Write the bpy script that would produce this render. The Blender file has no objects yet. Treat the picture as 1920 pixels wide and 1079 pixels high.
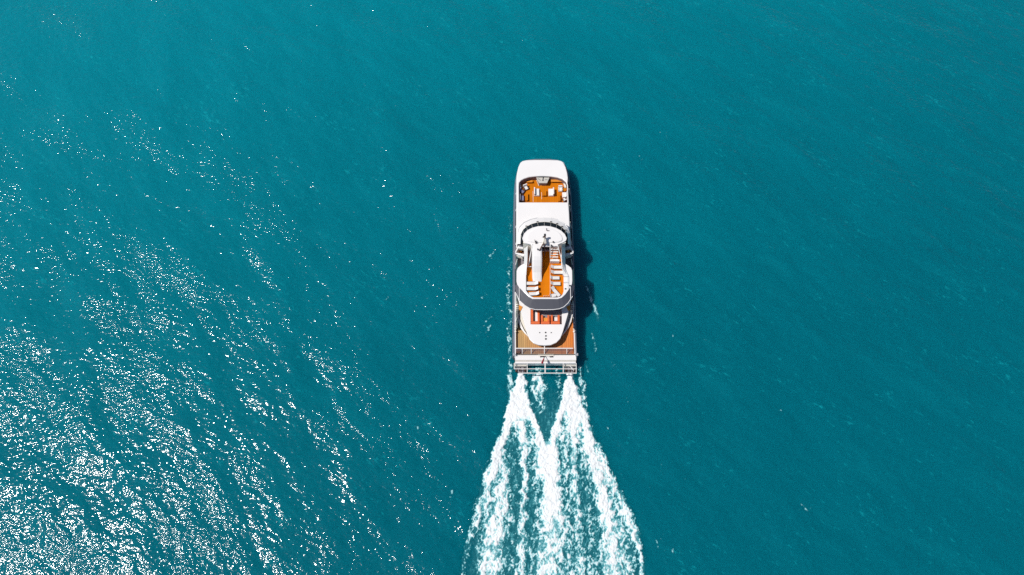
import bpy, bmesh, math, random
import numpy as np
from mathutils import Vector, Matrix
R = math.radians
random.seed(4)
SC = bpy.context.scene
COL = SC.collection

# ---------------------------------------------------------------- camera, sky, sun, exposure
CAM_H, TILT, FOC = 112.0, R(24), 1280.0
cam = bpy.data.objects.new('camera', bpy.data.cameras.new('camera'))
COL.objects.link(cam)
cam.location = (0, 0, CAM_H)
cam.rotation_euler = (TILT, 0, 0)
cam.data.sensor_width = 36
cam.data.lens = 24
cam.data.clip_end = 20000
SC.camera = cam
SUN_Z, SUN_AZ = R(31), R(8)
w = bpy.data.worlds.new('World'); SC.world = w; w.use_nodes = True
wn = w.node_tree.nodes; wl = w.node_tree.links
bgn = wn['Background']
sky = wn.new('ShaderNodeTexSky'); sky.sky_type = 'NISHITA'; sky.sun_disc = False
sky.sun_elevation = R(59); sky.sun_rotation = R(262); sky.air_density = 1.0; sky.dust_density = 0.6
wl.new(sky.outputs[0], bgn.inputs[0]); bgn.inputs[1].default_value = 0.075
sd = bpy.data.lights.new('sun', 'SUN'); sd.energy = 4.2; sd.angle = R(0.53); sd.color = (1.0, 0.965, 0.91)
so = bpy.data.objects.new('sun', sd); COL.objects.link(so)
sdir = Vector((math.sin(SUN_Z)*math.cos(SUN_AZ), math.sin(SUN_Z)*math.sin(SUN_AZ), -math.cos(SUN_Z)))
so.rotation_euler = sdir.to_track_quat('-Z', 'Y').to_euler()
so.location = (-60, -10, 150)
SC.view_settings.view_transform = 'Standard'; SC.view_settings.look = 'None'
SC.view_settings.exposure = 0.0; SC.view_settings.gamma = 1.0
SC.cycles.use_adaptive_sampling = False
SC.cycles.use_denoising = False      # the sun glitter has to stay crisp

# ---------------------------------------------------------------- helpers
def P(px, py, z=0.0):
    """survey: the point at height z that the photograph shows at px, py"""
    h = CAM_H - z; dy = py - 539.5; dx = px - 960
    l = h/(FOC*math.cos(TILT) + dy*math.sin(TILT))
    return Vector((dx*l, l*(FOC*math.sin(TILT) - dy*math.cos(TILT)), z))
def lam(py, z=0.0):
    return (CAM_H - z)/(FOC*math.cos(TILT) + (py-539.5)*math.sin(TILT))

def mat(name, col, rough=0.5, spec=0.5, metal=0.0, noise=None, coat=0.0):
    m = bpy.data.materials.new(name); m.use_nodes = True
    n = m.node_tree.nodes; l = m.node_tree.links; b = n['Principled BSDF']
    b.inputs['Base Color'].default_value = (*col, 1); b.inputs['Roughness'].default_value = rough
    b.inputs['Specular IOR Level'].default_value = spec; b.inputs['Metallic'].default_value = metal
    b.inputs['Coat Weight'].default_value = coat
    if noise:
        sc, amt = noise
        t = n.new('ShaderNodeTexCoord'); x = n.new('ShaderNodeTexNoise'); x.inputs['Scale'].default_value = sc
        x.inputs['Detail'].default_value = 6
        l.new(t.outputs['Object'], x.inputs['Vector'])
        mx = n.new('ShaderNodeMix'); mx.data_type = 'RGBA'
        mx.inputs['A'].default_value = (*[c*(1-amt) for c in col], 1)
        mx.inputs['B'].default_value = (*[min(1, c*(1+amt)) for c in col], 1)
        l.new(x.outputs['Fac'], mx.inputs['Factor']); l.new(mx.outputs['Result'], b.inputs['Base Color'])
    return m

def teak(name, c1, c2, line, width=0.3, side_tone=None, caulk=0.25):
    m = bpy.data.materials.new(name); m.use_nodes = True
    n = m.node_tree.nodes; l = m.node_tree.links; b = n['Principled BSDF']
    b.inputs['Roughness'].default_value = 0.65; b.inputs['Specular IOR Level'].default_value = 0.12
    t = n.new('ShaderNodeTexCoord')
    sx = n.new('ShaderNodeSeparateXYZ'); l.new(t.outputs['Object'], sx.inputs[0])
    mp = n.new('ShaderNodeMapping'); mp.inputs['Scale'].default_value = (1/width, 0.22, 1)
    l.new(t.outputs['Object'], mp.inputs[0])
    fl = n.new('ShaderNodeVectorMath'); fl.operation = 'FLOOR'; l.new(mp.outputs[0], fl.inputs[0])
    wnz = n.new('ShaderNodeTexWhiteNoise'); wnz.noise_dimensions = '3D'; l.new(fl.outputs[0], wnz.inputs['Vector'])
    nz = n.new('ShaderNodeTexNoise'); nz.inputs['Scale'].default_value = 0.9; nz.inputs['Detail'].default_value = 5
    l.new(t.outputs['Object'], nz.inputs['Vector'])
    ad = n.new('ShaderNodeMath'); ad.operation = 'MULTIPLY_ADD'; ad.inputs[1].default_value = 0.55
    l.new(wnz.outputs['Value'], ad.inputs[0])
    m2 = n.new('ShaderNodeMath'); m2.operation = 'MULTIPLY'; m2.inputs[1].default_value = 0.5
    l.new(nz.outputs['Fac'], m2.inputs[0]); l.new(m2.outputs[0], ad.inputs[2])
    mx = n.new('ShaderNodeMix'); mx.data_type = 'RGBA'
    mx.inputs['A'].default_value = (*c1, 1); mx.inputs['B'].default_value = (*c2, 1)
    l.new(ad.outputs[0], mx.inputs['Factor'])
    res = mx.outputs['Result']
    if side_tone:
        cw, x0, x1 = side_tone  # low x blends to this paler, yellower plank tone
        mr = n.new('ShaderNodeMapRange'); mr.inputs[1].default_value = x0; mr.inputs[2].default_value = x1
        wob = n.new('ShaderNodeMath'); wob.operation = 'MULTIPLY_ADD'; wob.inputs[1].default_value = 4.0
        l.new(nz.outputs['Fac'], wob.inputs[0]); l.new(sx.outputs[0], wob.inputs[2])
        l.new(wob.outputs[0], mr.inputs[0])
        hue = n.new('ShaderNodeMix'); hue.data_type = 'RGBA'; hue.blend_type = 'MIX'
        mw = n.new('ShaderNodeMix'); mw.data_type = 'RGBA'
        mw.inputs['A'].default_value = (*[c*0.72 for c in cw], 1); mw.inputs['B'].default_value = (*cw, 1)
        l.new(ad.outputs[0], mw.inputs['Factor'])
        l.new(mr.outputs[0], hue.inputs['Factor']); l.new(mw.outputs['Result'], hue.inputs['A']); l.new(res, hue.inputs['B'])
        res = hue.outputs['Result']
    fr = n.new('ShaderNodeSeparateXYZ'); l.new(mp.outputs[0], fr.inputs[0])
    f1 = n.new('ShaderNodeMath'); f1.operation = 'FRACT'; l.new(fr.outputs[0], f1.inputs[0])
    lt = n.new('ShaderNodeMath'); lt.operation = 'LESS_THAN'; lt.inputs[1].default_value = 0.16; l.new(f1.outputs[0], lt.inputs[0])
    lk = n.new('ShaderNodeMath'); lk.operation = 'MULTIPLY'; lk.inputs[1].default_value = caulk; l.new(lt.outputs[0], lk.inputs[0])
    m3 = n.new('ShaderNodeMix'); m3.data_type = 'RGBA'; m3.inputs['B'].default_value = (*line, 1)
    l.new(lk.outputs[0], m3.inputs['Factor']); l.new(res, m3.inputs['A'])
    l.new(m3.outputs['Result'], b.inputs['Base Color'])
    return m

M = dict(
    white=mat('white_gelcoat', (0.76, 0.735, 0.72), 0.28, 0.4, noise=(0.35, 0.05)),
    cream=mat('cream_gelcoat', (0.74, 0.70, 0.62), 0.4, noise=(0.8, 0.06)),
    hull=mat('hull_paint', (0.20, 0.205, 0.25), 0.4, noise=(0.5, 0.12)),
    deck=mat('grey_deck', (0.22, 0.20, 0.215), 0.8, noise=(2.0, 0.12)),
    stone=mat('counter_grey', (0.50, 0.47, 0.42), 0.5, noise=(3.0, 0.2)),
    dark=mat('dark_trim', (0.03, 0.03, 0.035), 0.4),
    glass=mat('tinted_glass', (0.02, 0.028, 0.035), 0.25, 0.12),
    screen=mat('windscreen_glass', (0.022, 0.03, 0.038), 0.5, 0.0),
    greenglass=mat('green_glass', (0.03, 0.065, 0.06), 0.08, 0.6),
    band=mat('charcoal_canopy', (0.052, 0.055, 0.072), 0.55, noise=(0.6, 0.08)),
    steel=mat('steel', (0.72, 0.72, 0.72), 0.25, metal=0.6),
    fabric=mat('white_fabric', (0.72, 0.69, 0.67), 0.9, noise=(6, 0.06)),
    sling=mat('grey_sling', (0.66, 0.63, 0.60), 0.9, noise=(6, 0.06)),
    blue=mat('shade_blue_fabric', (0.16, 0.17, 0.28), 0.9, noise=(5, 0.1)),  # port wall's shade painted into the cloth as blue
    orange=mat('orange_fabric', (0.66, 0.125, 0.03), 0.8, noise=(4, 0.18)),
    honey=mat('honey_fabric', (0.72, 0.26, 0.03), 0.7, noise=(3, 0.25)),
    brown=mat('brown_wicker', (0.10, 0.045, 0.03), 0.8, noise=(8, 0.3)),
    red=mat('red_cloth', (0.42, 0.02, 0.04), 0.8),
    foredeck=teak('teak_fore', (0.45, 0.12, 0.0), (0.62, 0.185, 0.002), (0.08, 0.02, 0.005), 0.45, caulk=0.22),
    sundeck=teak('teak_sun', (0.50, 0.125, 0.0), (0.68, 0.195, 0.0), (0.10, 0.03, 0.006), 0.3, caulk=0.12),
    aftdeck=teak('teak_aft', (0.50, 0.13, 0.02), (0.72, 0.225, 0.045), (0.10, 0.03, 0.02), 0.33,
                 side_tone=((0.53, 0.33, 0.14), -1.5, 7.5), caulk=0.5),
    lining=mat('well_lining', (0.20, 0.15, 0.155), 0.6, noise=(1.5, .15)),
    joinery=mat('teak_joinery', (0.62, 0.22, 0.015), 0.6, noise=(3, 0.2)),
)

def screen_mat():
    m = mat('smoked_screen', (0.25, 0.18, 0.22), 0.15)
    m.node_tree.nodes['Principled BSDF'].inputs['Alpha'].default_value = 0.38
    return m
def finish(bm):
    bmesh.ops.recalc_face_normals(bm, faces=bm.faces)
    return bm
def obj(name, bm, m, parent=None, bevel=0.0, smooth=False, label=None):
    finish(bm)
    if parent is not None and 'shift' in parent:
        bmesh.ops.translate(bm, vec=-Vector(parent['shift']), verts=bm.verts)
    me = bpy.data.meshes.new(name); bm.to_mesh(me); bm.free()
    if m: me.materials.append(m)
    if smooth:
        for p in me.polygons: p.use_smooth = True
    o = bpy.data.objects.new(name, me); COL.objects.link(o)
    if parent is not None: o.parent = parent
    if bevel:
        b = o.modifiers.new('bevel', 'BEVEL'); b.width = bevel; b.segments = 2; b.limit_method = 'ANGLE'; b.angle_limit = R(35)
    if label: o['label'] = label
    return o
def sub(name, bm, m, part, root, **k):
    """a sub-part: coordinates are surveyed like those of the parts"""
    o = obj(name, bm, m, None, **k)
    for v in o.data.vertices: v.co -= Vector(root['shift'])
    o.parent = part
    return o

def add_box(bm, c, s, rz=0.0, rx=0.0, ry=0.0):
    g = bmesh.ops.create_cube(bm, size=1.0)
    mt = Matrix.Translation(Vector(c)) @ Matrix.Rotation(rz, 4, 'Z') @ Matrix.Rotation(ry, 4, 'Y') @ Matrix.Rotation(rx, 4, 'X') @ Matrix.Diagonal((*s, 1))
    bmesh.ops.transform(bm, matrix=mt, verts=g['verts']); return bm
def add_tube(bm, a, b, r, seg=8, r2=None):
    a = Vector(a); b = Vector(b); d = b - a
    g = bmesh.ops.create_cone(bm, cap_ends=True, segments=seg, radius1=r, radius2=r if r2 is None else r2, depth=d.length)
    q = Vector((0, 0, 1)).rotation_difference(d.normalized())
    bmesh.ops.transform(bm, matrix=Matrix.Translation((a+b)/2) @ q.to_matrix().to_4x4(), verts=g['verts']); return bm
def add_ball(bm, c, r, sz=1.0):
    g = bmesh.ops.create_uvsphere(bm, u_segments=12, v_segments=8, radius=r)
    bmesh.ops.transform(bm, matrix=Matrix.Translation(Vector(c)) @ Matrix.Diagonal((1, 1, sz, 1)), verts=g['verts']); return bm
def add_prism(bm, pts, z0, inset=None):
    """pts: top outline (Vectors); walls go down to z0"""
    top = [bm.verts.new(p) for p in pts]
    bot = [bm.verts.new((p[0], p[1], z0)) for p in pts]
    n = len(pts)
    for i in range(n):
        bm.faces.new((top[i], top[(i+1) % n], bot[(i+1) % n], bot[i]))
    e = [bm.edges.get((top[i], top[(i+1) % n])) for i in range(n)]
    bmesh.ops.triangle_fill(bm, edges=e, use_beauty=True)
    e = [bm.edges.get((bot[i], bot[(i+1) % n])) for i in range(n)]
    bmesh.ops.triangle_fill(bm, edges=e, use_beauty=True)
    return bm
def add_slab(bm, outer, holes, z0, hz=None):
    """flat top with holes, walls down to z0 (holes down to hz)"""
    loops = []
    for k, pts in enumerate([outer] + holes):
        top = [bm.verts.new(p) for p in pts]
        zz = z0 if k == 0 or hz is None else hz
        bot = [bm.verts.new((p[0], p[1], zz)) for p in pts]
        n = len(pts)
        for i in range(n): bm.faces.new((top[i], top[(i+1) % n], bot[(i+1) % n], bot[i]))
        loops += [bm.edges.get((top[i], top[(i+1) % n])) for i in range(n)]
    bmesh.ops.triangle_fill(bm, edges=loops, use_beauty=True, normal=(0, 0, 1))
    return bm
def add_loft(bm, rings, closed=True):
    vs = [[bm.verts.new(p) for p in r] for r in rings]
    for a, b in zip(vs, vs[1:]):
        n = len(a)
        for i in range(n if closed else n-1):
            bm.faces.new((a[i], a[(i+1) % n], b[(i+1) % n], b[i]))
    return vs
def NB(): return bmesh.new()
def PP(pts, z): return [P(x, y, z) for x, y in pts]
def mir(pts, c=1021.0):
    """port outline points (bow to stern) mirrored to starboard"""
    return [(2*c - x, y) for x, y in reversed(pts)]
def smooth_pts(pts, n=1):
    for _ in range(n):
        q = []
        for i in range(len(pts)):
            a = Vector(pts[i]); b = Vector(pts[(i+1) % len(pts)])
            q += [a*0.75 + b*0.25, a*0.25 + b*0.75]
        pts = q
    return pts

def thing(name, label, cat, loc, rz=0.0, group=None):
    o = bpy.data.objects.new(name, None); COL.objects.link(o); o.empty_display_size = 0.3
    o.location = loc; o.rotation_euler = (0, 0, rz)
    o['label'] = label; o['category'] = cat
    if group: o['group'] = group
    return o
def copy_tree(o, parent=None):
    c = o.copy(); COL.objects.link(c)
    if parent is not None: c.parent = parent
    for ch in [x for x in o.children]: copy_tree(ch, c)
    return c

# ---------------------------------------------------------------- noise on arrays
def vnoise(x, y, seed=0):
    xi = np.floor(x).astype(np.int64); yi = np.floor(y).astype(np.int64)
    fx = x - xi; fy = y - yi
    fx = fx*fx*fx*(fx*(fx*6-15)+10); fy = fy*fy*fy*(fy*(fy*6-15)+10)
    def h(a, b):
        n = (a*374761393 + b*668265263 + seed*974711) & 0xffffffff
        n = ((n ^ (n >> 13))*1274126177) & 0xffffffff
        n = ((n ^ (n >> 16))*2246822519) & 0xffffffff
        return ((n ^ (n >> 15)) & 0xffff)/65535.0
    return (h(xi, yi)*(1-fx)+h(xi+1, yi)*fx)*(1-fy) + (h(xi, yi+1)*(1-fx)+h(xi+1, yi+1)*fx)*fy
def fbm(x, y, oct=4, seed=0, gain=0.55):
    s = 0; a = 1; t = 0
    for k in range(oct):
        s = s + a*vnoise(x, y, seed+k*17); t += a; a *= gain; x = x*2.03+3.1; y = y*2.03+1.7
    return s/t
rng = np.random.RandomState(3)
WAVES = []
for k in range(26):
    L = 2.6*1.16**(k % 13)*(0.9+0.2*rng.rand())
    a = R(50) + rng.randn()*R(24)
    WAVES.append((2*math.pi/L, a, rng.rand()*6.28, 0.0030*L*(0.6+0.8*rng.rand())))
def swell(x, y):
    z = 0
    for k, a, p, A in WAVES: z = z + A*np.sin(k*(x*math.cos(a)+y*math.sin(a))+p)
    return z*0.9

# ---------------------------------------------------------------- water
def water_material():
    m = bpy.data.materials.new('sea_water'); m.use_nodes = True
    n = m.node_tree.nodes; l = m.node_tree.links; b = n['Principled BSDF']
    b.inputs['IOR'].default_value = 1.33; b.inputs['Roughness'].default_value = 0.088
    b.inputs['Specular IOR Level'].default_value = 0.32
    b.inputs['Subsurface Weight'].default_value = 0.75; b.inputs['Subsurface Radius'].default_value = (0.4, 1.0, 1.0); b.inputs['Subsurface Scale'].default_value = 9.0
    t = n.new('ShaderNodeTexCoord')
    def noise(scale, stretch, rot, detail=3, rough=0.5, dist=0.0):
        # rotate first, then stretch: crests run along the stretched axis
        m1 = n.new('ShaderNodeMapping'); m1.inputs['Rotation'].default_value = (0, 0, rot); l.new(t.outputs['Object'], m1.inputs[0])
        m2 = n.new('ShaderNodeMapping'); m2.inputs['Scale'].default_value = (scale/stretch, scale, scale); l.new(m1.outputs[0], m2.inputs[0])
        x = n.new('ShaderNodeTexNoise'); x.inputs['Scale'].default_value = 1; x.inputs['Detail'].default_value = detail
        x.inputs['Roughness'].default_value = rough; x.inputs['Distortion'].default_value = dist
        l.new(m2.outputs[0], x.inputs['Vector']); return x.outputs['Fac']
    def math_(op, a, b_, c=None):
        x = n.new('ShaderNodeMath'); x.operation = op
        for i, v in enumerate((a, b_, c)):
            if v is None: continue
            if isinstance(v, (int, float)): x.inputs[i].default_value = v
            else: l.new(v, x.inputs[i])
        return x.outputs[0]
    gust = noise(0.075, 2.6, R(38), 4, 0.6)
    gust = math_('MULTIPLY_ADD', gust, 4.6, -1.55)
    gm = n.new('ShaderNodeClamp'); gm.inputs[1].default_value = 0.45; gm.inputs[2].default_value = 2.0; l.new(gust, gm.inputs[0]); gust = gm.outputs[0]
    big = noise(0.33, 2.2, R(42), 2, 0.5)
    mid = noise(0.95, 1.5, R(24), 2, 0.5)
    fine = noise(2.7, 2.2, R(-14), 2, 0.5)
    h = math_('MULTIPLY', big, W_BIG)
    h = math_('MULTIPLY_ADD', mid, W_MID, h)
    f = math_('MULTIPLY', math_('MULTIPLY', fine, W_FINE), gust)
    h = math_('ADD', h, f)
    bu = n.new('ShaderNodeBump'); bu.inputs['Strength'].default_value = 1; bu.inputs['Distance'].default_value = 1
    l.new(h, bu.inputs['Height']); l.new(bu.outputs[0], b.inputs['Normal'])
    # water body: turbid teal with soft streaks of different clarity
    st = noise(0.10, 3.5, R(40), 5, 0.6)
    bk = noise(0.011, 1.2, R(20), 3, 0.5)
    mr = n.new('ShaderNodeMapRange'); mr.inputs[1].default_value = 0.3; mr.inputs[2].default_value = 0.7
    l.new(math_('MULTIPLY_ADD', st, 0.45, math_('MULTIPLY', bk, 0.55)), mr.inputs[0])
    # sky sheen and vignetting painted into the colour: lighter towards the north-west
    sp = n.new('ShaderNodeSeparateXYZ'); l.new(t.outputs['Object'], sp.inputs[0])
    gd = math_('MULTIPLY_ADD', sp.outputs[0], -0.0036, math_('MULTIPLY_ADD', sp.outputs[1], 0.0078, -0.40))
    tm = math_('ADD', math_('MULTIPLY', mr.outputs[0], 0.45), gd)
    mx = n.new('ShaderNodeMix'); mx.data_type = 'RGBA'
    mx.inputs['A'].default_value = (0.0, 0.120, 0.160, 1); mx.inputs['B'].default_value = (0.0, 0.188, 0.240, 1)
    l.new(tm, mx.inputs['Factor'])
    # specks and short streaks of aerated water on the wave backs
    s1 = noise(1.5, 2.4, R(38), 3, 0.7); s2 = noise(0.16, 2.0, R(40), 3, 0.6)
    sk = math_('MULTIPLY_ADD', s2, 0.55, s1)
    s4 = noise(0.30, 4.5, R(36), 4, 0.6)
    mr2 = n.new('ShaderNodeMapRange'); mr2.inputs[1].default_value = 0.91; mr2.inputs[2].default_value = 1.16; l.new(sk, mr2.inputs[0])
    mr3 = n.new('ShaderNodeMapRange'); mr3.inputs[1].default_value = 0.52; mr3.inputs[2].default_value = 0.80; mr3.inputs[4].default_value = 0.13; l.new(s4, mr3.inputs[0])
    m5 = n.new('ShaderNodeMix'); m5.data_type = 'RGBA'; m5.inputs['B'].default_value = (0.005, 0.30, 0.345, 1)
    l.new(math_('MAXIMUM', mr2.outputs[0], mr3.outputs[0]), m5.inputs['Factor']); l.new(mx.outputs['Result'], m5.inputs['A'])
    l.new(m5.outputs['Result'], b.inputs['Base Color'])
    return m
W_BIG, W_MID, W_FINE = 0.25, 0.185, 0.142
def build_water():
    def axis(c, half, step):
        core = np.arange(c-half, c+half+step/2, step)
        out = [core[-1]]; s = step
        while out[-1] < c + 6000: s *= 1.35; out.append(out[-1]+s)
        right = np.array(out[1:]); left = 2*c - right[::-1]
        left = core[0] - (right[::-1]-core[-1])
        return np.concatenate([left, core, right])
    xs = axis(5, 120, 0.6); ys = axis(45, 85, 0.6)
    X, Y = np.meshgrid(xs, ys)
    fade = np.clip(1 - (np.hypot(X-5, Y-45)-90)/60, 0, 1)
    Z = swell(X, Y)*fade
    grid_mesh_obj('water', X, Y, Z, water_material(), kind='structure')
def grid_mesh_obj(name, X, Y, Z, m, keep=None, attr=None, kind=None, label=None, cat=None):
    ny, nx = X.shape
    idx = np.arange(nx*ny).reshape(ny, nx)
    q = np.stack([idx[:-1, :-1], idx[:-1, 1:], idx[1:, 1:], idx[1:, :-1]], -1).reshape(-1, 4)
    if keep is not None:
        k = keep[:-1, :-1] | keep[:-1, 1:] | keep[1:, 1:] | keep[1:, :-1]
        q = q[k.reshape(-1)]
    used = np.unique(q); remap = np.full(nx*ny, -1); remap[used] = np.arange(len(used)); q = remap[q]
    co = np.stack([X.ravel()[used], Y.ravel()[used], Z.ravel()[used]], -1).astype(np.float32)
    me = bpy.data.meshes.new(name)
    me.vertices.add(len(co)); me.vertices.foreach_set('co', co.ravel())
    me.loops.add(q.size); me.loops.foreach_set('vertex_index', q.ravel().astype(np.int32))
    me.polygons.add(len(q)); me.polygons.foreach_set('loop_start', np.arange(0, q.size, 4, dtype=np.int32))
    me.polygons.foreach_set('use_smooth', np.ones(len(q), dtype=bool))
    me.update(calc_edges=True); me.validate()
    if attr is not None:
        a = me.attributes.new('foam', 'FLOAT', 'POINT'); a.data.foreach_set('value', attr.ravel()[used].astype(np.float32))
    me.materials.append(m)
    o = bpy.data.objects.new(name, me); COL.objects.link(o)
    if kind: o['kind'] = kind
    if label: o['label'] = label
    if cat: o['category'] = cat
    return o
build_water()

# ---------------------------------------------------------------- wake foam
def foam_material():
    m = bpy.data.materials.new('sea_foam'); m.use_nodes = True
    n = m.node_tree.nodes; l = m.node_tree.links; b = n['Principled BSDF']
    b.inputs['Roughness'].default_value = 0.7; b.inputs['Specular IOR Level'].default_value = 0.3
    a = n.new('ShaderNodeAttribute'); a.attribute_name = 'foam'
    cr = n.new('ShaderNodeValToRGB'); e = cr.color_ramp.elements
    e[0].position = 0.0; e[0].color = (0.0, 0.140, 0.186, 1)
    e[1].position = 1.0; e[1].color = (0.78, 0.78, 0.78, 1)
    x = e.new(0.22); x.color = (0.03, 0.26, 0.30, 1)
    x = e.new(0.5); x.color = (0.36, 0.60, 0.62, 1)
    x = e.new(0.72); x.color = (0.66, 0.72, 0.73, 1)
    l.new(a.outputs['Fac'], cr.inputs[0]); l.new(cr.outputs[0], b.inputs['Base Color'])
    al = n.new('ShaderNodeMapRange'); al.inputs[1].default_value = 0.03; al.inputs[2].default_value = 0.30; l.new(a.outputs['Fac'], al.inputs[0]); l.new(al.outputs[0], b.inputs['Alpha'])
    return m
FOAM = foam_material()
FEAT = [
 [(700,978,5,1.3),(712,977,9,1.5),(740,975,15,1.45),(770,976,22,1.2),(800,977,25,.72),(830,975,24,.35)],
 [(735,964,6,.9),(760,959,9,1.1),(790,954,9,1.15),(812,949,8,1.1),(830,942,9,1.05),(850,934,10,1.05),(870,926,10,1),(895,919,12,.95),(920,912,13,.85),(945,905,13,.78),(975,895,12,.66),(1010,882,9,.56),(1050,872,7,.5),(1110,864,6,.46)],
 [(790,975,9,.8),(830,981,8,.82),(870,984,8,.8),(930,984,9,.74),(1000,979,11,.74),(1110,975,13,.7)],
 [(762,988,7,1),(780,996,8,1),(800,1004,8,1.05),(830,1015,11,1),(860,1018,13,.9),(890,1015,12,.6)],
 [(828,1027,6,.7),(850,1028,13,1),(880,1030,18,1.08),(930,1036,23,1.12),(980,1036,28,.92),(1030,1032,31,.84),(1110,1030,34,.82)],
 [(700,1068,5,1.3),(712,1069,9,1.5),(740,1071,15,1.45),(770,1075,21,1.2),(800,1076,25,.82),(830,1078,24,.5)],
 [(735,1061,6,1),(770,1054,7,1.05),(800,1044,8,1.05),(830,1037,9,1),(860,1040,12,.9),(890,1044,12,.6)],
 [(790,1075,9,.8),(860,1076,8,.78),(940,1081,9,.7),(1000,1086,10,.7),(1110,1089,11,.66)],
 [(765,1088,8,1),(800,1100,11,1.05),(840,1109,14,1.05),(880,1120,17,.95),(920,1130,18,.95),(960,1138,20,.92),(1000,1144,22,.86),(1110,1150,26,.8)],
 [(830,1120,6,.8),(850,1127,7,.8),(880,1139,8,.8),(920,1155,9,.8),(960,1176,11,.8),(1000,1191,9,.8),(1040,1200,6,.7),(1110,1208,5,.65)],
 [(840,946,8,.45),(870,944,16,.7),(910,941,23,.8),(940,937,26,.84),(980,930,28,.84),(1030,921,29,.84),(1110,915,30,.82)],
 [(900,1150,14,.3),(960,1162,20,.62),(1000,1170,22,.66),(1110,1178,24,.66)],
 [(810,998,16,.6),(850,1002,17,.62),(900,1004,14,.52),(1000,1002,12,.52),(1110,1000,14,.58)],
 [(800,1060,16,.7),(850,1062,16,.62),(900,1064,14,.52),(1000,1068,12,.55),(1110,1068,14,.6)],
 [(810,1092,14,.66),(840,1096,14,.6),(900,1100,14,.46),(1000,1110,16,.54),(1110,1114,18,.6)],
 [(810,964,12,.46),(870,961,16,.42),(1000,955,16,.46),(1110,950,20,.5)],
 [(690,1008,12,.5),(705,1007,17,.68),(730,1012,16,.76),(755,1014,12,.68),(775,1016,8,.5),(790,1017,4,0)],
 [(690,1047,8,.45),(715,1046,7,.5),(740,1049,6,.42),(765,1051,4,.1)],
 [(682,958,4,.3),(695,957,6,.56),(720,956,6,.6),(750,954,5,.5),(780,951,4,.3),(800,950,4,0)],
 [(685,1086,5,.4),(700,1089,7,.56),(730,1092,7,.58),(755,1096,5,.5),(775,1099,4,0)],
 [(440,957,4,.1),(480,956,5,.38),(560,954,6,.42),(620,955,6,.45),(690,955,6,.52)],
 [(385,953,5,.0),(400,955,5,.36),(440,958,4,.36)],
 [(497,1089,2,.3),(515,1092,2,.6),(530,1096,2,.5),(545,1101,3.2,.66),(570,1112,4.5,.72),(590,1119,5.5,.68),(602,1122,5,.55),(610,1123,3,0)],
 [(613,1106,1.5,.2),(625,1109,2,.5),(645,1116,3,.58),(655,1116,3,.52),(668,1117,1.6,.4),(680,1117,1,0)],
 [(645,1094,1.5,.2),(665,1097,2.5,.58),(680,1099,3,.55),(697,1102,2.2,.5),(705,1103,2,0)],
 [(668,1113,1.5,0),(690,1117,2.2,.5),(705,1122,1.5,0)],
]
BODY = [(690,1020,62),(740,1022,70),(800,1024,82),(850,1028,100),(900,1034,124),(950,1034,138),(1000,1035,156),(1050,1036,168),(1110,1036,178)]
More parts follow.
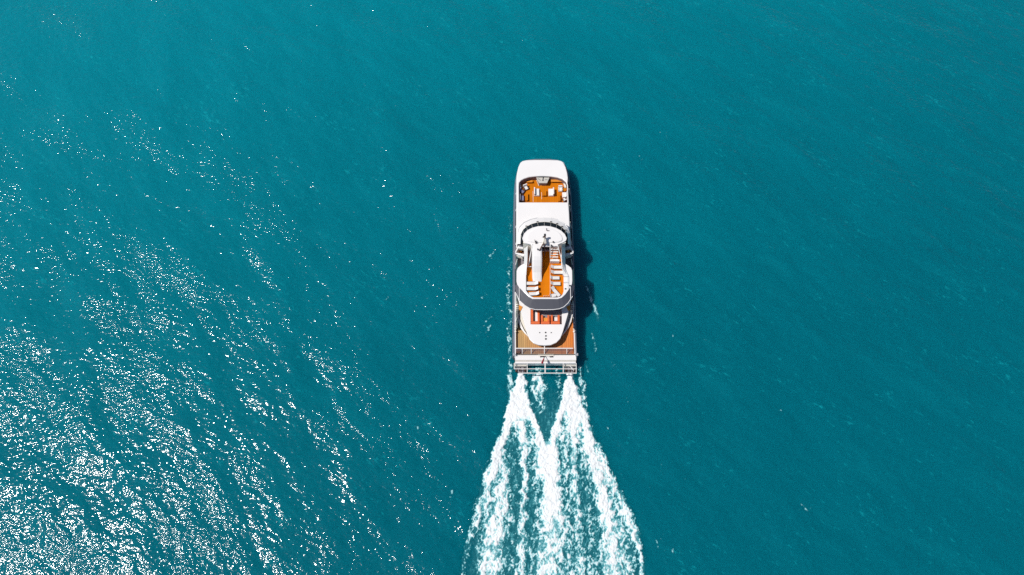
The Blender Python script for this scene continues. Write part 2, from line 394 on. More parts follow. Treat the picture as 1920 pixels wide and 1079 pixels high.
def build_wake():
    st = 0.095
    xs = np.arange(-12, 29, st); ys = np.arange(-3.0, 66, st)
    X, Y = np.meshgrid(xs, ys)
    wx = (fbm(X*0.9, Y*0.9, 3, 5)-.5)*1.1; wy = (fbm(X*0.9, Y*0.9, 3, 9)-.5)*1.1
    D = np.zeros_like(X); aer = np.zeros_like(X)
    SOFT = np.zeros_like(X)
    for k, f in enumerate(FEAT):
        c = []
        for (py, px, hw, amp) in f:
            p = P(px, py, 0); c.append((p.y, p.x, hw*lam(py), amp))
        c.sort(); c = np.array(c)
        xc = np.interp(Y, c[:, 0], c[:, 1]); hw = np.interp(Y, c[:, 0], c[:, 2])
        am = np.interp(Y, c[:, 0], c[:, 3], left=c[0, 3] if c[0, 0] < 1 else 0, right=0)
        # soft start: nothing forward of the first point
        q = np.abs(X + wx*np.minimum(1, hw*1.2) - xc)/hw
        pr = np.exp(-(q**2.6)*0.85)*am
        D = np.maximum(D, pr*1.03) + 0.24*np.minimum(D, pr)
        if k >= 22: SOFT = np.maximum(SOFT, pr)
        aer = np.maximum(aer, np.exp(-(q/1.25)**2)*np.minimum(1, am))
    # turbulent noise: clots and curling filaments drawn out a little along the wake
    ax, ay = X+wx*0.8, Y+wy*0.8
    clot = fbm(ax*1.7, ay*1.15, 4, 21, 0.66)
    fil = 1-np.abs(2*fbm(ax*1.9+wy, ay*1.15+wx, 4, 33, 0.6)-1)*2.4
    hi = fbm(X*5.2, Y*4.2, 2, 51)
    n = 0.54*clot + 0.16*(1-np.clip(fil, 0, 1)) + 0.30*hi
    n = (n-.47)*2.1+.5
    d = D - n*0.98
    c = np.clip(d/0.50 + 0.12, 0, 1)*(0.72+0.28*np.clip(hi*1.6-.1, 0, 1))
    c = np.where(D > 1.0, np.maximum(c, .62+.5*(hi-.25)), c)
    c = np.maximum(c, np.clip(D*1.5-.45, 0, 1)*(.10+.26*hi*clot*2))
    strk = fbm(X*3.2, Y*0.9, 3, 88)
    c = np.maximum(c, np.clip(aer-.2, 0, 1)*(0.07+0.34*np.clip(strk*2.2-.75, 0, 1)))
    c = np.where(SOFT > .12, c*.62, c)
    bd = np.array(sorted([(P(0, py).y, P(px, py).x, hw*lam(py)) for py, px, hw in BODY]))
    qb = np.abs(X+wx*1.3-np.interp(Y, bd[:, 0], bd[:, 1]))/np.interp(Y, bd[:, 0], bd[:, 2])
    body = np.clip((1-qb)*6, 0, 1)*np.clip((P(0, 705).y-Y)/7, 0, 1)*np.clip((P(0, 700).y-Y)/1.0, 0, 1)
    fine = 1-np.abs(2*fbm(ax*2.6+3, ay*1.5, 3, 61, .6)-1)*3.2
    c = np.maximum(c, body*(0.07+0.20*np.clip(fine, 0, 1)*np.clip(strk*2-.5, 0, 1)+.06*hi))
    keep = c > 0.03
    # hull footprint stays clear
    inside = (np.abs(X-5.57) < 5.1) & (Y > 36.3)
    keep &= ~inside
    lump = np.clip(c, 0, 1)
    Z = swell(X, Y) + 0.035 + 0.34*lump*(0.25+fbm(X*1.6, Y*1.6, 3, 71))*np.clip(D*1.2, 0, 1) + 0.17*lump*fbm(X*6.5, Y*6.5, 2, 91)
    Z += (1-np.clip(c/0.12, 0, 1))*-0.03
    o = grid_mesh_obj('wake_foam', X, Y, Z, FOAM, keep, c, kind='stuff',
                      label='white churned foam of the double wake spreading behind the yacht', cat='wake')
build_wake()
def build_flecks():
    """whitecap scraps away from the yacht"""
    spots = [(1507,950,3,7,-.5,.7),(1168,936,4,4,.2,.5),(1232,1020,2.5,8,0,.5),(1262,1030,2.5,7,.1,.5),(915,600,5,12,.6,.42),(918,612,4,7,.4,.45),
             (897,640,2,8,.0,.4),(845,935,3,5,0,.5),(848,925,2,4,0,.5),(783,805,2,7,0,.55),(1170,1000,3,3,0,.4),(1140,805,2,5,-.4,.6),(1130,780,2,5,-.3,.6),
             (1178,755,2,5,-.4,.6),(1262,630,2,2,0,.4),(1150,690,2,5,-.3,.4),(893,365,4,4,.3,.4),(920,480,3,8,.4,.42),(905,560,3,6,.4,.35),(1322,640,2,4,-.4,.4),
             (1465,770,2,4,-.5,.5),(725,560,3,4,.4,.4),(1285,465,1.5,4,-.7,.45),(1243,252,2,5,-.8,.4),(1375,282,2,5,-.8,.45),(1198,293,2,5,-.8,.4),(1445,465,2,4,-.6,.35)]
    st = 0.11
    bm_co = []; qs = []; at = []
    base = 0
    for k, (px, py, a, b, rot, amp) in enumerate(spots):
        c = P(px, py, 0); L = lam(py); ra, rb = a*L*1.1, b*L*1.3
        r = max(ra, rb)*1.8
        X, Y = np.meshgrid(np.arange(c.x-r, c.x+r, st), np.arange(c.y-r, c.y+r, st))
        dx, dy = X-c.x, Y-c.y
        # drawn out along the wind rows
        u = dx*math.cos(rot)-dy*math.sin(rot); v = dx*math.sin(rot)+dy*math.cos(rot)
        D = amp*1.25*np.exp(-((u/ra)**2+(v/rb)**2))
        n = (fbm(X*2.4, Y*2.4, 4, 100+k, .65)-.47)*2.2+.5
        cc = np.clip((D-n*.8)/0.9+.12, 0, .42)
        keep = cc > .04
        idx = np.arange(X.size).reshape(X.shape)
        q = np.stack([idx[:-1, :-1], idx[:-1, 1:], idx[1:, 1:], idx[1:, :-1]], -1).reshape(-1, 4)
        q = q[(keep[:-1, :-1] & keep[1:, 1:]).reshape(-1)]
        if len(q) == 0: continue
        used = np.unique(q); rm = np.full(X.size, -1); rm[used] = np.arange(len(used))
        qs.append(rm[q]+base); base += len(used)
        Z = swell(X, Y)+.03+.05*cc
        bm_co.append(np.stack([X.ravel()[used], Y.ravel()[used], Z.ravel()[used]], -1)); at.append(cc.ravel()[used])
    co = np.concatenate(bm_co).astype(np.float32); q = np.concatenate(qs)
    me = bpy.data.meshes.new('sea_foam_flecks')
    me.vertices.add(len(co)); me.vertices.foreach_set('co', co.ravel())
    me.loops.add(q.size); me.loops.foreach_set('vertex_index', q.ravel().astype(np.int32))
    me.polygons.add(len(q)); me.polygons.foreach_set('loop_start', np.arange(0, q.size, 4, dtype=np.int32))
    me.update(calc_edges=True); me.validate()
    a = me.attributes.new('foam', 'FLOAT', 'POINT'); a.data.foreach_set('value', np.concatenate(at).astype(np.float32))
    me.materials.append(FOAM)
    o = bpy.data.objects.new('foam_flecks', me); COL.objects.link(o)
    o['kind'] = 'stuff'; o['label'] = 'small pale teal foam flecks scattered on the open sea'; o['category'] = 'foam'
build_flecks()

# ---------------------------------------------------------------- yacht
CX = 5.57                        # centreline
ZM, ZF, ZW, ZS, ZC, ZR, ZA, ZQ = 2.9, 4.5, 3.1, 6.8, 7.45, 9.5, 4.7, 4.2
Y0 = thing('yacht', 'long white catamaran motor yacht with teak decks heading up the sea ahead of its wake', 'yacht', (CX, 54, 0))
Y0['shift'] = (CX, 54, 0)

# hull
hy = [36.2, 40, 46, 52, 58, 63, 66, 68.1, 70, 71.7, 73.5, 74.5, 75.0, 75.2]
hw_ = [5.42, 5.42, 5.42, 5.42, 5.42, 5.42, 5.38, 5.34, 5.24, 5.1, 4.68, 4.2, 3.1, 1.5]
def ycx(y): return 5.56+(y-36)*0.006
def hull_ring(z, dw, dyb=0.0):
    pts = []
    for y, h_ in zip(hy, hw_):
        pts.append(Vector((-(h_+dw), y+(dyb if y > 70 else 0), z)))
    pts += [Vector((-p.x, p.y, p.z)) for p in reversed(pts)]
    for p in pts: p.x += ycx(p.y)
    return pts
bm = NB()
vs = add_loft(bm, [hull_ring(-0.6, -0.25, -1.0), hull_ring(0.4, -0.05, -0.6), hull_ring(1.3, 0.08, -0.2), hull_ring(1.5, 0.08, -0.15), hull_ring(ZM+.1, -0.12, 0), hull_ring(3.35, -0.2, -0.1), hull_ring(3.35, -0.31, -0.2), hull_ring(ZM, -0.31, -0.2)])
hull = obj('hull', bm, M['hull'], Y0, smooth=False)
for s in (-1, 1):
    bm = NB(); add_loft(bm, [[Vector((ycx(y)+s*5.47, y, 1.35)) for y in (37, 45, 55, 64)], [Vector((ycx(y)+s*5.53, y, 1.40)) for y in (37, 45, 55, 64)], [Vector((ycx(y)+s*5.47, y, 1.46)) for y in (37, 45, 55, 64)]], closed=False)
    sub('rub_rail', bm, M['dark'], hull, Y0)
# main deck
bm = NB(); r = hull_ring(ZM-.02, -0.44, -0.3); add_prism(bm, r, ZM-.3); obj('main_deck', bm, M['deck'], Y0)
bm = NB()
t_l = [(966.5, 572), (966.5, 664.5)]
add_prism(bm, PP([(966.8, 560), (966.8, 664.5), (1075.5, 664.5), (1075.5, 560)], ZM+.03), ZM-.01)
obj('aft_deck', bm, M['aftdeck'], Y0)
bm = NB()
a = P(970.5, 580, ZM+.04); b = P(970.5, 664, ZM+.04)
add_box(bm, (a.x, (a.y+b.y)/2, ZM+.05), (.10, abs(a.y-b.y), .03))
obj('deck_gutter', bm, M['brown'], Y0)

# side walls of the saloon: dark green glass leaning in
def port_edge(y_list, w_list, z): return [Vector((CX-w_, y, z)) for y, w_ in zip(y_list, w_list)]
for s in (-1, 1):
    bm = NB()
    ys_ = [40.5, 46, 52, 58, 64, 67.5, 70]
    w0 = [5.02, 5.1, 5.12, 5.12, 5.1, 5.02, 4.9]; w1 = [4.7]*6+[4.6]
    lo = [Vector((ycx(y)+s*a, y, ZM)) for a, y in zip(w0, ys_)]
    hi = [Vector((ycx(y)+s*a, y, ZF-.12)) for a, y in zip(w1, ys_)]
    add_loft(bm, [lo, hi], closed=False)
    g = obj('saloon_window', bm, M['greenglass'], Y0)
    for y in (42, 45, 49, 53, 57, 60.5, 64, 67.5):
        bm = NB(); add_tube(bm, (ycx(y)+s*5.14, y-.4, ZM), (ycx(y)+s*4.74, y+.4, ZF-.15), 0.07, 6)
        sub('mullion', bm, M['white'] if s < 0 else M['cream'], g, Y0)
# foredeck shell with nose
nose = [(969, 470), (969, 400), (969, 350), (968.5, 334), (969.5, 324), (972, 313), (975.5, 305.5), (980, 302), (986, 300.6), (1003, 299.8)]
out_f = PP(nose, ZF)
cF = (P(969, 400, ZF).x + P(1067.3, 400, ZF).x)/2
out_f += [Vector((2*cF-p.x, p.y, p.z)) for p in reversed(out_f)]
well = [(973.5, 379.5), (973, 350), (973.5, 343), (977, 338.5), (983, 335), (992, 332), (1004, 330.6), (1018, 330.2), (1034, 330.8), (1046, 332.8), (1055, 336), (1061, 341), (1063.3, 347), (1064, 379.5)]
bm = NB()
add_slab(bm, out_f, [PP(well, ZF)], ZF-.45, ZW)
fd = obj('foredeck', bm, M['white'], Y0, bevel=0.16)
# the nose skirt: slopes from the deck edge down and out to the hull
bm = NB()
ring_a = [p.copy() for p in out_f]
ring_a = [Vector((p.x, p.y, ZF-.2)) for p in out_f]
ring_b = []
for p in out_f:
    k = 0.14 if p.y < 69 else 0.22
    dx = 1 if p.x > CX else -1
    ring_b.append(Vector((p.x+dx*0.12, p.y + (0.45 if p.y > 73 else 0.1 if p.y > 70 else 0), 3.3 if p.y > 69 else ZF-.4)))
add_loft(bm, [ring_a, ring_b], closed=False)
obj('bow_skirt', bm, M['white'], Y0, smooth=True)
bm = NB(); add_prism(bm, [Vector((p.x, p.y, ZW+.02)) for p in PP(well, ZF)], ZW-.1)
# make the floor a touch wider so it tucks under the walls
obj('foredeck_floor', bm, M['foredeck'], Y0)
# inlay lines in the well floor
for x, ya, yb in ((999.5, 359, 379), (1015.5, 361, 374)):
    bm = NB(); a = P(x, ya, ZW); b = P(x, yb, ZW); add_box(bm, ((a.x+b.x)/2, (a.y+b.y)/2, ZW+.03), (.06, abs(a.y-b.y), .02))
    obj('deck_inlay', bm, M['cream'], Y0)
wl = PP(well, ZW); cw = sum(wl, Vector())/len(wl)
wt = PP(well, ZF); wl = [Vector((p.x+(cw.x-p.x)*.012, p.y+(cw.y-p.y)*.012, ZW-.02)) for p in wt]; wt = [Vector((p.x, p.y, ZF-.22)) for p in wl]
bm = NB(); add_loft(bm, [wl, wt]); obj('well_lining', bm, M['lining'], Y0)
# wet bar against the forward wall of the well
bm = NB()
add_prism(bm, PP([(1005.5, 333), (1030.3, 333), (1025.8, 343.6), (1010.8, 343.6)], 4.2), 4.08)
bar = obj('bar_counter', bm, M['stone'], Y0, bevel=.03)
bm = NB(); add_prism(bm, PP([(1006.5, 333.5), (1029.5, 333.5), (1025, 342.9), (1011.4, 342.9)], 4.08), ZW); sub('bar_cabinet', bm, M['deck'], bar, Y0)
bm = NB(); add_tube(bm, P(1018, 332, 4.4), P(1018, 338.5, 4.24), .06, 6); add_ball(bm, P(1017.8, 338.5, 4.26), .13)
add_tube(bm, P(1008, 335, 4.24), P(1014, 338.5, 4.24), .04, 6); add_box(bm, P(1018, 332.2, 4.26), (2.2, .12, .14)); add_box(bm, P(1024, 337.5, 4.23), (.5, .06, .04))
sub('tap', bm, M['dark'], bar, Y0)
bm = NB(); add_tube(bm, P(1006.5, 338, 4.1), P(1010.5, 348.5, ZW+.1), .09, 6); sub('bar_strut', bm, M['cream'], bar, Y0)
# fixed benches along the forward wall
for pts in ([(986.5, 342.3), (989, 340.5), (998.3, 337.8), (998.6, 342)], [(1033, 337), (1053, 337), (1053.5, 341.2), (1033, 341.2)]):
    bm = NB(); add_prism(bm, PP(pts, 3.62), 3.52); b_ = obj('bench_seat', bm, M['joinery'], Y0)
    bm = NB(); q = [P(x, y, 3.5) for x, y in pts]
    c = sum(q, Vector())/4
    add_prism(bm, [c+(p-c)*Vector((.86, .6, 1)) if False else Vector((c.x+(p.x-c.x)*.86, c.y+(p.y-c.y)*.6, 3.5)) for p in q], ZW); sub('bench_base', bm, M['brown'], b_, Y0)
bm = NB(); add_prism(bm, PP([(1056.5, 342.5), (1060, 342.5), (1061.8, 352), (1058.5, 352)], 3.6), ZW); obj('side_locker', bm, M['cream'], Y0, bevel=.04)
bm = NB(); add_prism(bm, PP([(974, 342.5), (976.6, 341), (977.5, 351), (974.2, 352)], 3.6), ZW); obj('side_locker', bm, M['cream'], Y0, bevel=.04)

# bridge front: white slope rising from the foredeck to the windscreen
def arc_world(a, b, z, cxp=1020.7):
    """half-ellipse-like arc from px control points"""
    return PP(a, z)
A0 = [(969.8, 458), (971.2, 436), (974.5, 426), (983, 417.5), (995, 412), (1008, 409), (1020.5, 408.2), (1033, 409), (1046, 412.3), (1057, 418), (1064.5, 426.5), (1067.5, 437), (1067.6, 458)]
A1 = [(975.8, 458), (976.6, 440), (980.5, 431.5), (987, 425.5), (996.5, 420.3), (1008, 417.2), (1020.5, 416.2), (1033, 417.3), (1044.5, 420.8), (1054, 426.3), (1060.5, 433), (1064.5, 441.5), (1065, 458)]
A2 = [(979.5, 455), (979.3, 447.5), (982.5, 438.5), (989, 431.8), (998.5, 427.1), (1009, 424.5), (1020.5, 423.8), (1032, 424.8), (1042.5, 427.8), (1052, 432.8), (1059, 439.5), (1062.5, 447), (1062.5, 455)]
bm = NB(); add_loft(bm, [PP(A0, 6.15), PP(A1, ZS)], closed=False)
for v_ in list(bm.verts): pass
g0 = [Vector((p.x, p.y, ZF-.05)) for p in PP(A0, 6.15)]
add_loft(bm, [PP(A0, 6.15), g0], closed=False)
obj('bridge_front', bm, M['white'], Y0)
for seg in (A0[1:6], A0[7:12]):
    bm = NB(); q = PP(seg, 6.17)
    for a, b in zip(q, q[1:]): add_tube(bm, a, b, .06, 6)
    obj('bridge_grab_rail', bm, M['steel'], Y0)
bm = NB(); add_loft(bm, [PP(A1, ZS), PP(A2, ZR-.15)], closed=False)
ws = obj('windscreen', bm, M['screen'], Y0)
bm = NB()
lo = PP(A1, ZS+.04); hi = PP(A2, ZR-.1)
for i in range(1, 12):
    for f_ in (0.0,):
        a = lo[i].lerp(lo[i+1] if i < 12 else lo[i], f_); b = hi[i].lerp(hi[i+1] if i < 12 else hi[i], f_)
        add_tube(bm, a, a.lerp(b, .97), .022, 5)
for a, b in zip(lo, lo[1:]): add_tube(bm, a, b, .04, 5)
sub('windscreen_frame', bm, M['cream'], ws, Y0)
for i in (3, 5, 7, 8, 9, 10):
    bm = NB(); a = lo[i]+Vector((0, .12, .02)); add_box(bm, a, (.35, .12, .14))
    sub('wiper_box', bm, M['dark'], ws, Y0)
# roof
roof = A2[1:-1]
rp = PP(roof, ZR)
tail = PP([(1061, 451.5), (1056.5, 454.5), (1046.5, 458.5), (1046, 461.5), (1030, 462.5), (1016.8, 462.5), (1016.8, 462.8), (997.5, 462.8), (995, 458.5), (985.5, 456.3), (981.2, 452.5)], ZR)
bm = NB(); add_prism(bm, rp+tail, ZR-.22); rf = obj('wheelhouse_roof', bm, M['white'], Y0, bevel=.09)
disc = [(986, 452), (986.5, 444), (991, 437), (1000, 431.5), (1011, 428.8), (1022, 428.4), (1034, 429.8), (1044, 433.5), (1051.5, 439.5), (1055, 446), (1055.5, 452.5), (1046, 456), (998, 456)]
bm = NB()
d0 = smooth_pts(PP(disc, ZR), 1); c0 = sum(d0, Vector())/len(d0)
d1 = [c0+(p-c0)*.965+Vector((0, 0, .17)) for p in d0]
d2 = [c0+(p-c0)*.90+Vector((0, 0, .20)) for p in d0]
vv = add_loft(bm, [d0, d1, d2]); bm.faces.new(vv[-1])
sub('roof_crown', bm, M['white'], rf, Y0)
# wheelhouse body under the roof
bm = NB()
body = PP([(981, 456), (981, 445), (990, 434), (1005, 428), (1021, 427), (1037, 429), (1052, 435), (1060.5, 446), (1060.5, 456), (1045.5, 459.5), (996.5, 459.5)], ZR-.25)
add_prism(bm, body, ZS-.3); obj('wheelhouse_body', bm, M['cream'], Y0)

# sundeck floor and coaming
fl_in = [(986.6, 500), (986.6, 545), (990.5, 550.5), (996, 555.8), (1001, 557.9), (1045, 557.9), (1051, 556), (1055, 552), (1057, 546), (1057, 500), (1055.5, 476), (1052.5, 466), (989, 466), (990, 482)]
outc = [(982.8, 463), (982.6, 494.5), (976, 498), (970.8, 502.5), (968.7, 508), (968.5, 527), (970, 533.5), (974, 539.5), (985.5, 551), (992, 557), (999, 560.8), (1046.5, 560.8), (1053.5, 558.5), (1060, 552.5), (1069, 540), (1072.7, 532.5), (1073.3, 526), (1073, 508), (1071, 502.5), (1066, 498.5), (1060.2, 495), (1059.8, 463)]
bm = NB(); add_slab(bm, PP(outc, ZC), [PP(fl_in, ZC)], ZS-.35, ZS)
obj('sundeck_coaming', bm, M['white'], Y0, bevel=.07)
bm = NB()
fl = PP(fl_in, ZS); c = sum(fl, Vector())/len(fl)
add_prism(bm, [Vector((p.x, p.y, ZS+.02)) for p in fl], ZS-.15)
obj('sundeck_floor', bm, M['sundeck'], Y0)
# undercut below the sundeck: grey wall
bm = NB()
und = [(984, 470), (984, 500), (975, 512), (975, 545), (996, 560), (1046, 560), (1066, 545), (1066, 512), (1057, 500), (1057, 470)]
add_prism(bm, [Vector((p.x, p.y, ZS-.32)) for p in PP(und, ZS)], ZM+.02)
obj('saloon_wall', bm, M['cream'], Y0)
# grey side deck roofs seen beside the wings
for s, pts in ((0, [(964.5, 462), (990, 462), (990, 512), (964.5, 545)]), (1, [(1076, 462), (1052, 462), (1052, 512), (1077, 545)])):
    bm = NB(); add_prism(bm, PP(pts, 3.3), 3.1); obj('side_deck', bm, M['deck'], Y0)
# charcoal canopy round the aft end
up = [(974, 539.8), (985.5, 551.3), (992, 557.2), (999, 560.9), (1010, 561), (1021, 561), (1035, 561), (1046.5, 560.9), (1053.5, 558.6), (1060, 552.7), (1069, 540.2)]
up = [(969, 506), (968.6, 527)] + up + [(1073, 526), (1072.6, 506)]
lo_ = [(965.0, 504), (965.2, 535), (967.8, 551), (974.5, 564.5), (984, 573), (992.5, 578.3), (1003, 580.8), (1021, 581.3), (1038, 580.9), (1049, 579.4), (1057, 576), (1065, 569), (1073.5, 556), (1077.2, 537), (1076.2, 504)]
bm = NB()
U = PP(up, ZC-.16); Lw = PP(lo_, 7.0)
mid = [a.lerp(b, .5) for a, b in zip(U, Lw)]
add_loft(bm, [U, mid, Lw], closed=False)
Lw2 = [p-Vector((0, 0, .12)) for p in Lw]; U2 = [p-Vector((0, 0, .3)) for p in U]
add_loft(bm, [Lw, Lw2, U2], closed=False)
cn = obj('aft_canopy', bm, M['band'], Y0, smooth=False)
bm = NB()
for a, b in list(zip(Lw, Lw[1:]))[2:-2]: add_tube(bm, a+Vector((0, 0, .02)), b+Vector((0, 0, .02)), .06, 6)
sub('canopy_trim', bm, M['white'], cn, Y0)
for (x, ya, yb) in ((973.8, 537.5, 564), (1069.8, 539, 563)):
    bm = NB(); add_tube(bm, P(x, ya, ZC-.05), P(x, yb, 7.12), .055, 6)
    sub('canopy_stay', bm, M['white'], cn, Y0)
for (x0, x1) in ((965.3, 968.4), (1073.6, 1076.6)):
    bm = NB(); a = P((x0+x1)/2, 506, 7.2); b = P((x0+x1)/2, 534, 7.2)
    add_box(bm, ((a.x+b.x)/2, (a.y+b.y)/2, 7.16), (.2, abs(a.y-b.y), .05), ry=R(-8 if x0 < 1000 else 8)); sub('canopy_window', bm, M['greenglass'], cn, Y0)

# ramp-shaped casing on the sundeck, one with the roof
bm = NB()
secs = [(458, ZR, 997.6, 1016.6), (470, ZR, 997.6, 1016.6), (481, ZR-.05, 997.6, 1016.8), (488, ZR-.35, 997.6, 1016.8), (499, 8.55, 997.8, 1016.6), (511, 7.75, 998, 1016.3), (522, 7.2, 998.4, 1016), (528, 6.95, 999.5, 1015)]
rings = []
for py, z, xa, xb in secs:
    a = P(xa, py, z); b = P(xb, py, z); wdt = b.x-a.x; zb = ZS
    prof = [(0, zb), (0.0, z-.35*min(1, (z-zb)/1.0)), (.07, z-.07), (.2, z), (.5, z+.02), (.8, z), (.93, z-.07), (1, z-.35*min(1, (z-zb)/1.0)), (1, zb)]
    rings.append([Vector((a.x+wdt*u, a.y, zz)) for u, zz in prof])
vv = add_loft(bm, rings); bm.faces.new(vv[0]); bm.faces.new(vv[-1])
obj('funnel_casing', bm, M['white'], Y0)
# aft face of the wheelhouse: dark door and steps
bm = NB(); a = P(1024, 463, ZR-.3)
add_box(bm, (a.x, P(1020, 459.6, ZR-.25).y-.03, 8.5), (1.25, .05, 1.5)); dr = obj('wheelhouse_door', bm, M['glass'], Y0)
bm = NB(); add_box(bm, (a.x, P(1020, 459.6, ZR-.25).y-.07, 7.4), (1.5, .06, .5)); sub('door_step', bm, M['hull'], dr, Y0)
yw = P(1020, 459.6, ZR-.25).y
xa, xb = P(1032.5, 475, 8).x, P(1046.5, 475, 8).x
for k in range(6):
    bm = NB(); z = ZS+.38*(k+1)
    add_box(bm, ((xa+xb)/2, yw-1.75+.3*k, z), (xb-xa, .22, .07)); obj('stair_step', bm, M['sling'], Y0)
bm = NB(); add_box(bm, ((xa+xb)/2+.05, yw-2.2, ZS+.55), (xb-xa+.3, .34, 1.0)); obj('stair_locker', bm, M['white'], Y0, bevel=.04)
for (a, b) in (((1031.6, 462, ZR+.3), (1031.6, 484, ZS+.9)), ((1045.5, 459, ZR+.2), (1055.5, 497, ZS+1.0)), ((998.3, 458, ZR+.1), (990.8, 498, ZS+.9)), ((1052.5, 478, ZC+.5), (1053.2, 500, ZC+.3))):
    bm = NB(); add_tube(bm, P(*a), P(*b), .07, 6); add_tube(bm, P(*b), P(b[0], b[1]+3, ZS), .05, 6); obj('handrail', bm, M['white'], Y0)
bm = NB(); add_tube(bm, P(986.5, 500.3, ZC+.1), P(996.5, 500.3, ZC+.1), .06, 6); obj('handrail', bm, M['white'], Y0)
# mast raked forward over the roof
tip = P(1021.6, 441.5, ZR+1.45); 
bm = NB()
add_tube(bm, P(1021.2, 480, ZS+.9), P(1021.2, 459, ZR+.35), .06, 8); add_tube(bm, P(1021.2, 460, ZR+.3), tip, .12, 8)
add_tube(bm, P(1012, 469.5, ZR+.1), P(1020.8, 453, ZR+.85), .10, 8)
mast = obj('mast', bm, M['brown'], Y0)
bm = NB(); add_box(bm, tip+Vector((.02, 0, .05)), (.34, .38, .3)); sub('mast_light', bm, M['dark'], mast, Y0)
for c_, r_ in ((P(1019.2, 445, ZR+1.1), .17), (P(1018.6, 459.5, ZR+.4), .14)):
    bm = NB(); add_ball(bm, c_, r_); sub('mast_light', bm, M['dark'], mast, Y0)
bm = NB(); add_tube(bm, P(1017, 459, ZR+.5), P(1020.5, 446, ZR+1.2), .13, 8); sub('radar_arm', bm, M['cream'], mast, Y0)
bm = NB(); add_box(bm, P(1021.6, 450, ZR+1.0), (.36, 1.5, .2), rz=R(4)); sub('radar_scanner', bm, M['stone'], mast, Y0)
bm = NB(); add_ball(bm, P(1011.8, 470, ZR+.1), .1); add_tube(bm, P(1012.5, 466, ZR+.3), P(1012.3, 471, ZR), .04, 6); sub('horn', bm, M['dark'], mast, Y0)
for (x, y, k) in ((1005.3, 455.5, 0), (1025.8, 432.5, 1), (1037.2, 454.5, 2), (1008.3, 468.3, 3), (1033.5, 461, 4), (1035.5, 462.6, 4)):
    bm = NB(); c = P(x, y, ZR+.2)
    if k == 0:
        add_tube(bm, c-Vector((0, 0, .2)), c+Vector((0, 0, .3)), .16, 10, .10); add_box(bm, c+Vector((-.1, .1, .3)), (.34, .12, .1), rz=.8); add_tube(bm, c+Vector((-.15, .2, 0)), c+Vector((-.25, .3, .5)), .05, 6)
    elif k == 1:
        add_box(bm, c+Vector((-.12, .15, .12)), (.1, .42, .12)); add_box(bm, c+Vector((.15, -.1, .12)), (.42, .1, .12)); add_tube(bm, c-Vector((0, 0, .2)), c+Vector((0, 0, .2)), .06, 8)
    else:
        add_tube(bm, c-Vector((0, 0, .2)), c+Vector((0, 0, .12)), .07, 8); add_ball(bm, c+Vector((0, 0, .15)), .14, .7)
    obj('roof_light' if k else 'antenna_base', bm, M['dark'] if k != 1 else M['deck'], Y0)

# raised fairings between sundeck and wings: ridge inboard, steep face outboard
for m in (lambda x, y: (x, y), lambda x, y: (2*1021.2-x, y)):
    secs = [(461, 989.3, 982.6, 8.8), (480, 989, 982.6, 8.75), (492, 988.6, 982.6, 8.6), (504, 987.4, 980.5, 8.05), (516, 986.8, 979.5, ZC+.03)]
    bm = NB(); rings = []
    for y, xr, xo, z in secs:
        rings.append([P(*m(xr, y), z), P(*m(xo, y+(z-7.4)*4.6), 7.40), Vector((P(*m(xr, y), z).x, P(*m(xr, y), z).y, 6.9))])
    vv = add_loft(bm, rings); bm.faces.new(vv[0]); bm.faces.new(vv[-1])
    obj('wing_fairing', bm, M['white'], Y0)
# bridge wings
def wing(m):
    """m maps port px to the side wanted"""
    w_ = NB()
    # bracket: white trapezoid ring around a dark stairwell
    add_prism(w_, PP([m(x, y) for x, y in ((972.5, 460.5), (989, 462.2), (989, 467.2), (982.5, 467.2), (971.8, 466), (967.8, 473.2), (965.6, 472.6), (970, 463.5))], 6.0), 5.3)
    wg = obj('bridge_wing', w_, M['white'], Y0, bevel=.05)
    b2 = NB(); add_prism(b2, PP([m(x, y) for x, y in ((965.8, 473.8), (982.6, 476.6), (982.6, 479), (981, 481.2), (966.2, 475.6))], 5.9), 5.55); sub('wing_step', b2, M['white'], wg, Y0)
    for k in range(2):
        b2 = NB(); y = 479+2.3*k; x0 = 968.5+2*k
        add_prism(b2, PP([m(x0, y), m(979.8, y+2.2), m(979.8, y+3.6), m(x0, y+1.3)], 5.4-.4*k), 5.2-.4*k); sub('wing_step', b2, M['cream'], wg, Y0)
    b2 = NB(); add_prism(b2, PP([m(x, y) for x, y in ((968, 465), (983, 465), (983, 478), (967, 478))], 4.6), 4.5); sub('wing_floor', b2, M['brown'], wg, Y0)
    b2 = NB(); add_prism(b2, PP([m(974, 470), m(977.5, 470.5), m(977.5, 472.5), m(974, 472)], 5.0), 4.6); sub('wing_seat', b2, M['joinery'], wg, Y0)
    # cockpit recess below the roof corner
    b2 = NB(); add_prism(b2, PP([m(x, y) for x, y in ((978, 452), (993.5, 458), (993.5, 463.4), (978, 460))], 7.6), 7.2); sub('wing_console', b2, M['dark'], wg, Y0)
    b2 = NB(); add_prism(b2, PP([m(x, y) for x, y in ((986.5, 459), (990.5, 460), (990, 462.5), (985.8, 461))], 7.75), 7.6); sub('wing_instrument', b2, M['cream'], wg, Y0)
    b2 = NB(); add_prism(b2, PP([m(x, y) for x, y in ((974, 460), (990, 463.3), (989, 465), (973, 462.4))], 6.05), 5.9); sub('wing_cap', b2, M['hull'], wg, Y0)
    return wg
wing(lambda x, y: (x, y)); wing(lambda x, y: (2*1020.7-x, y-.5))
# inner port stair well beside the casing
bm = NB(); add_prism(bm, PP([(990.2, 467), (997.2, 463), (997.2, 492), (992, 496)], ZS+.05), ZS+.025); obj('stairwell_mat', bm, M['deck'], Y0)
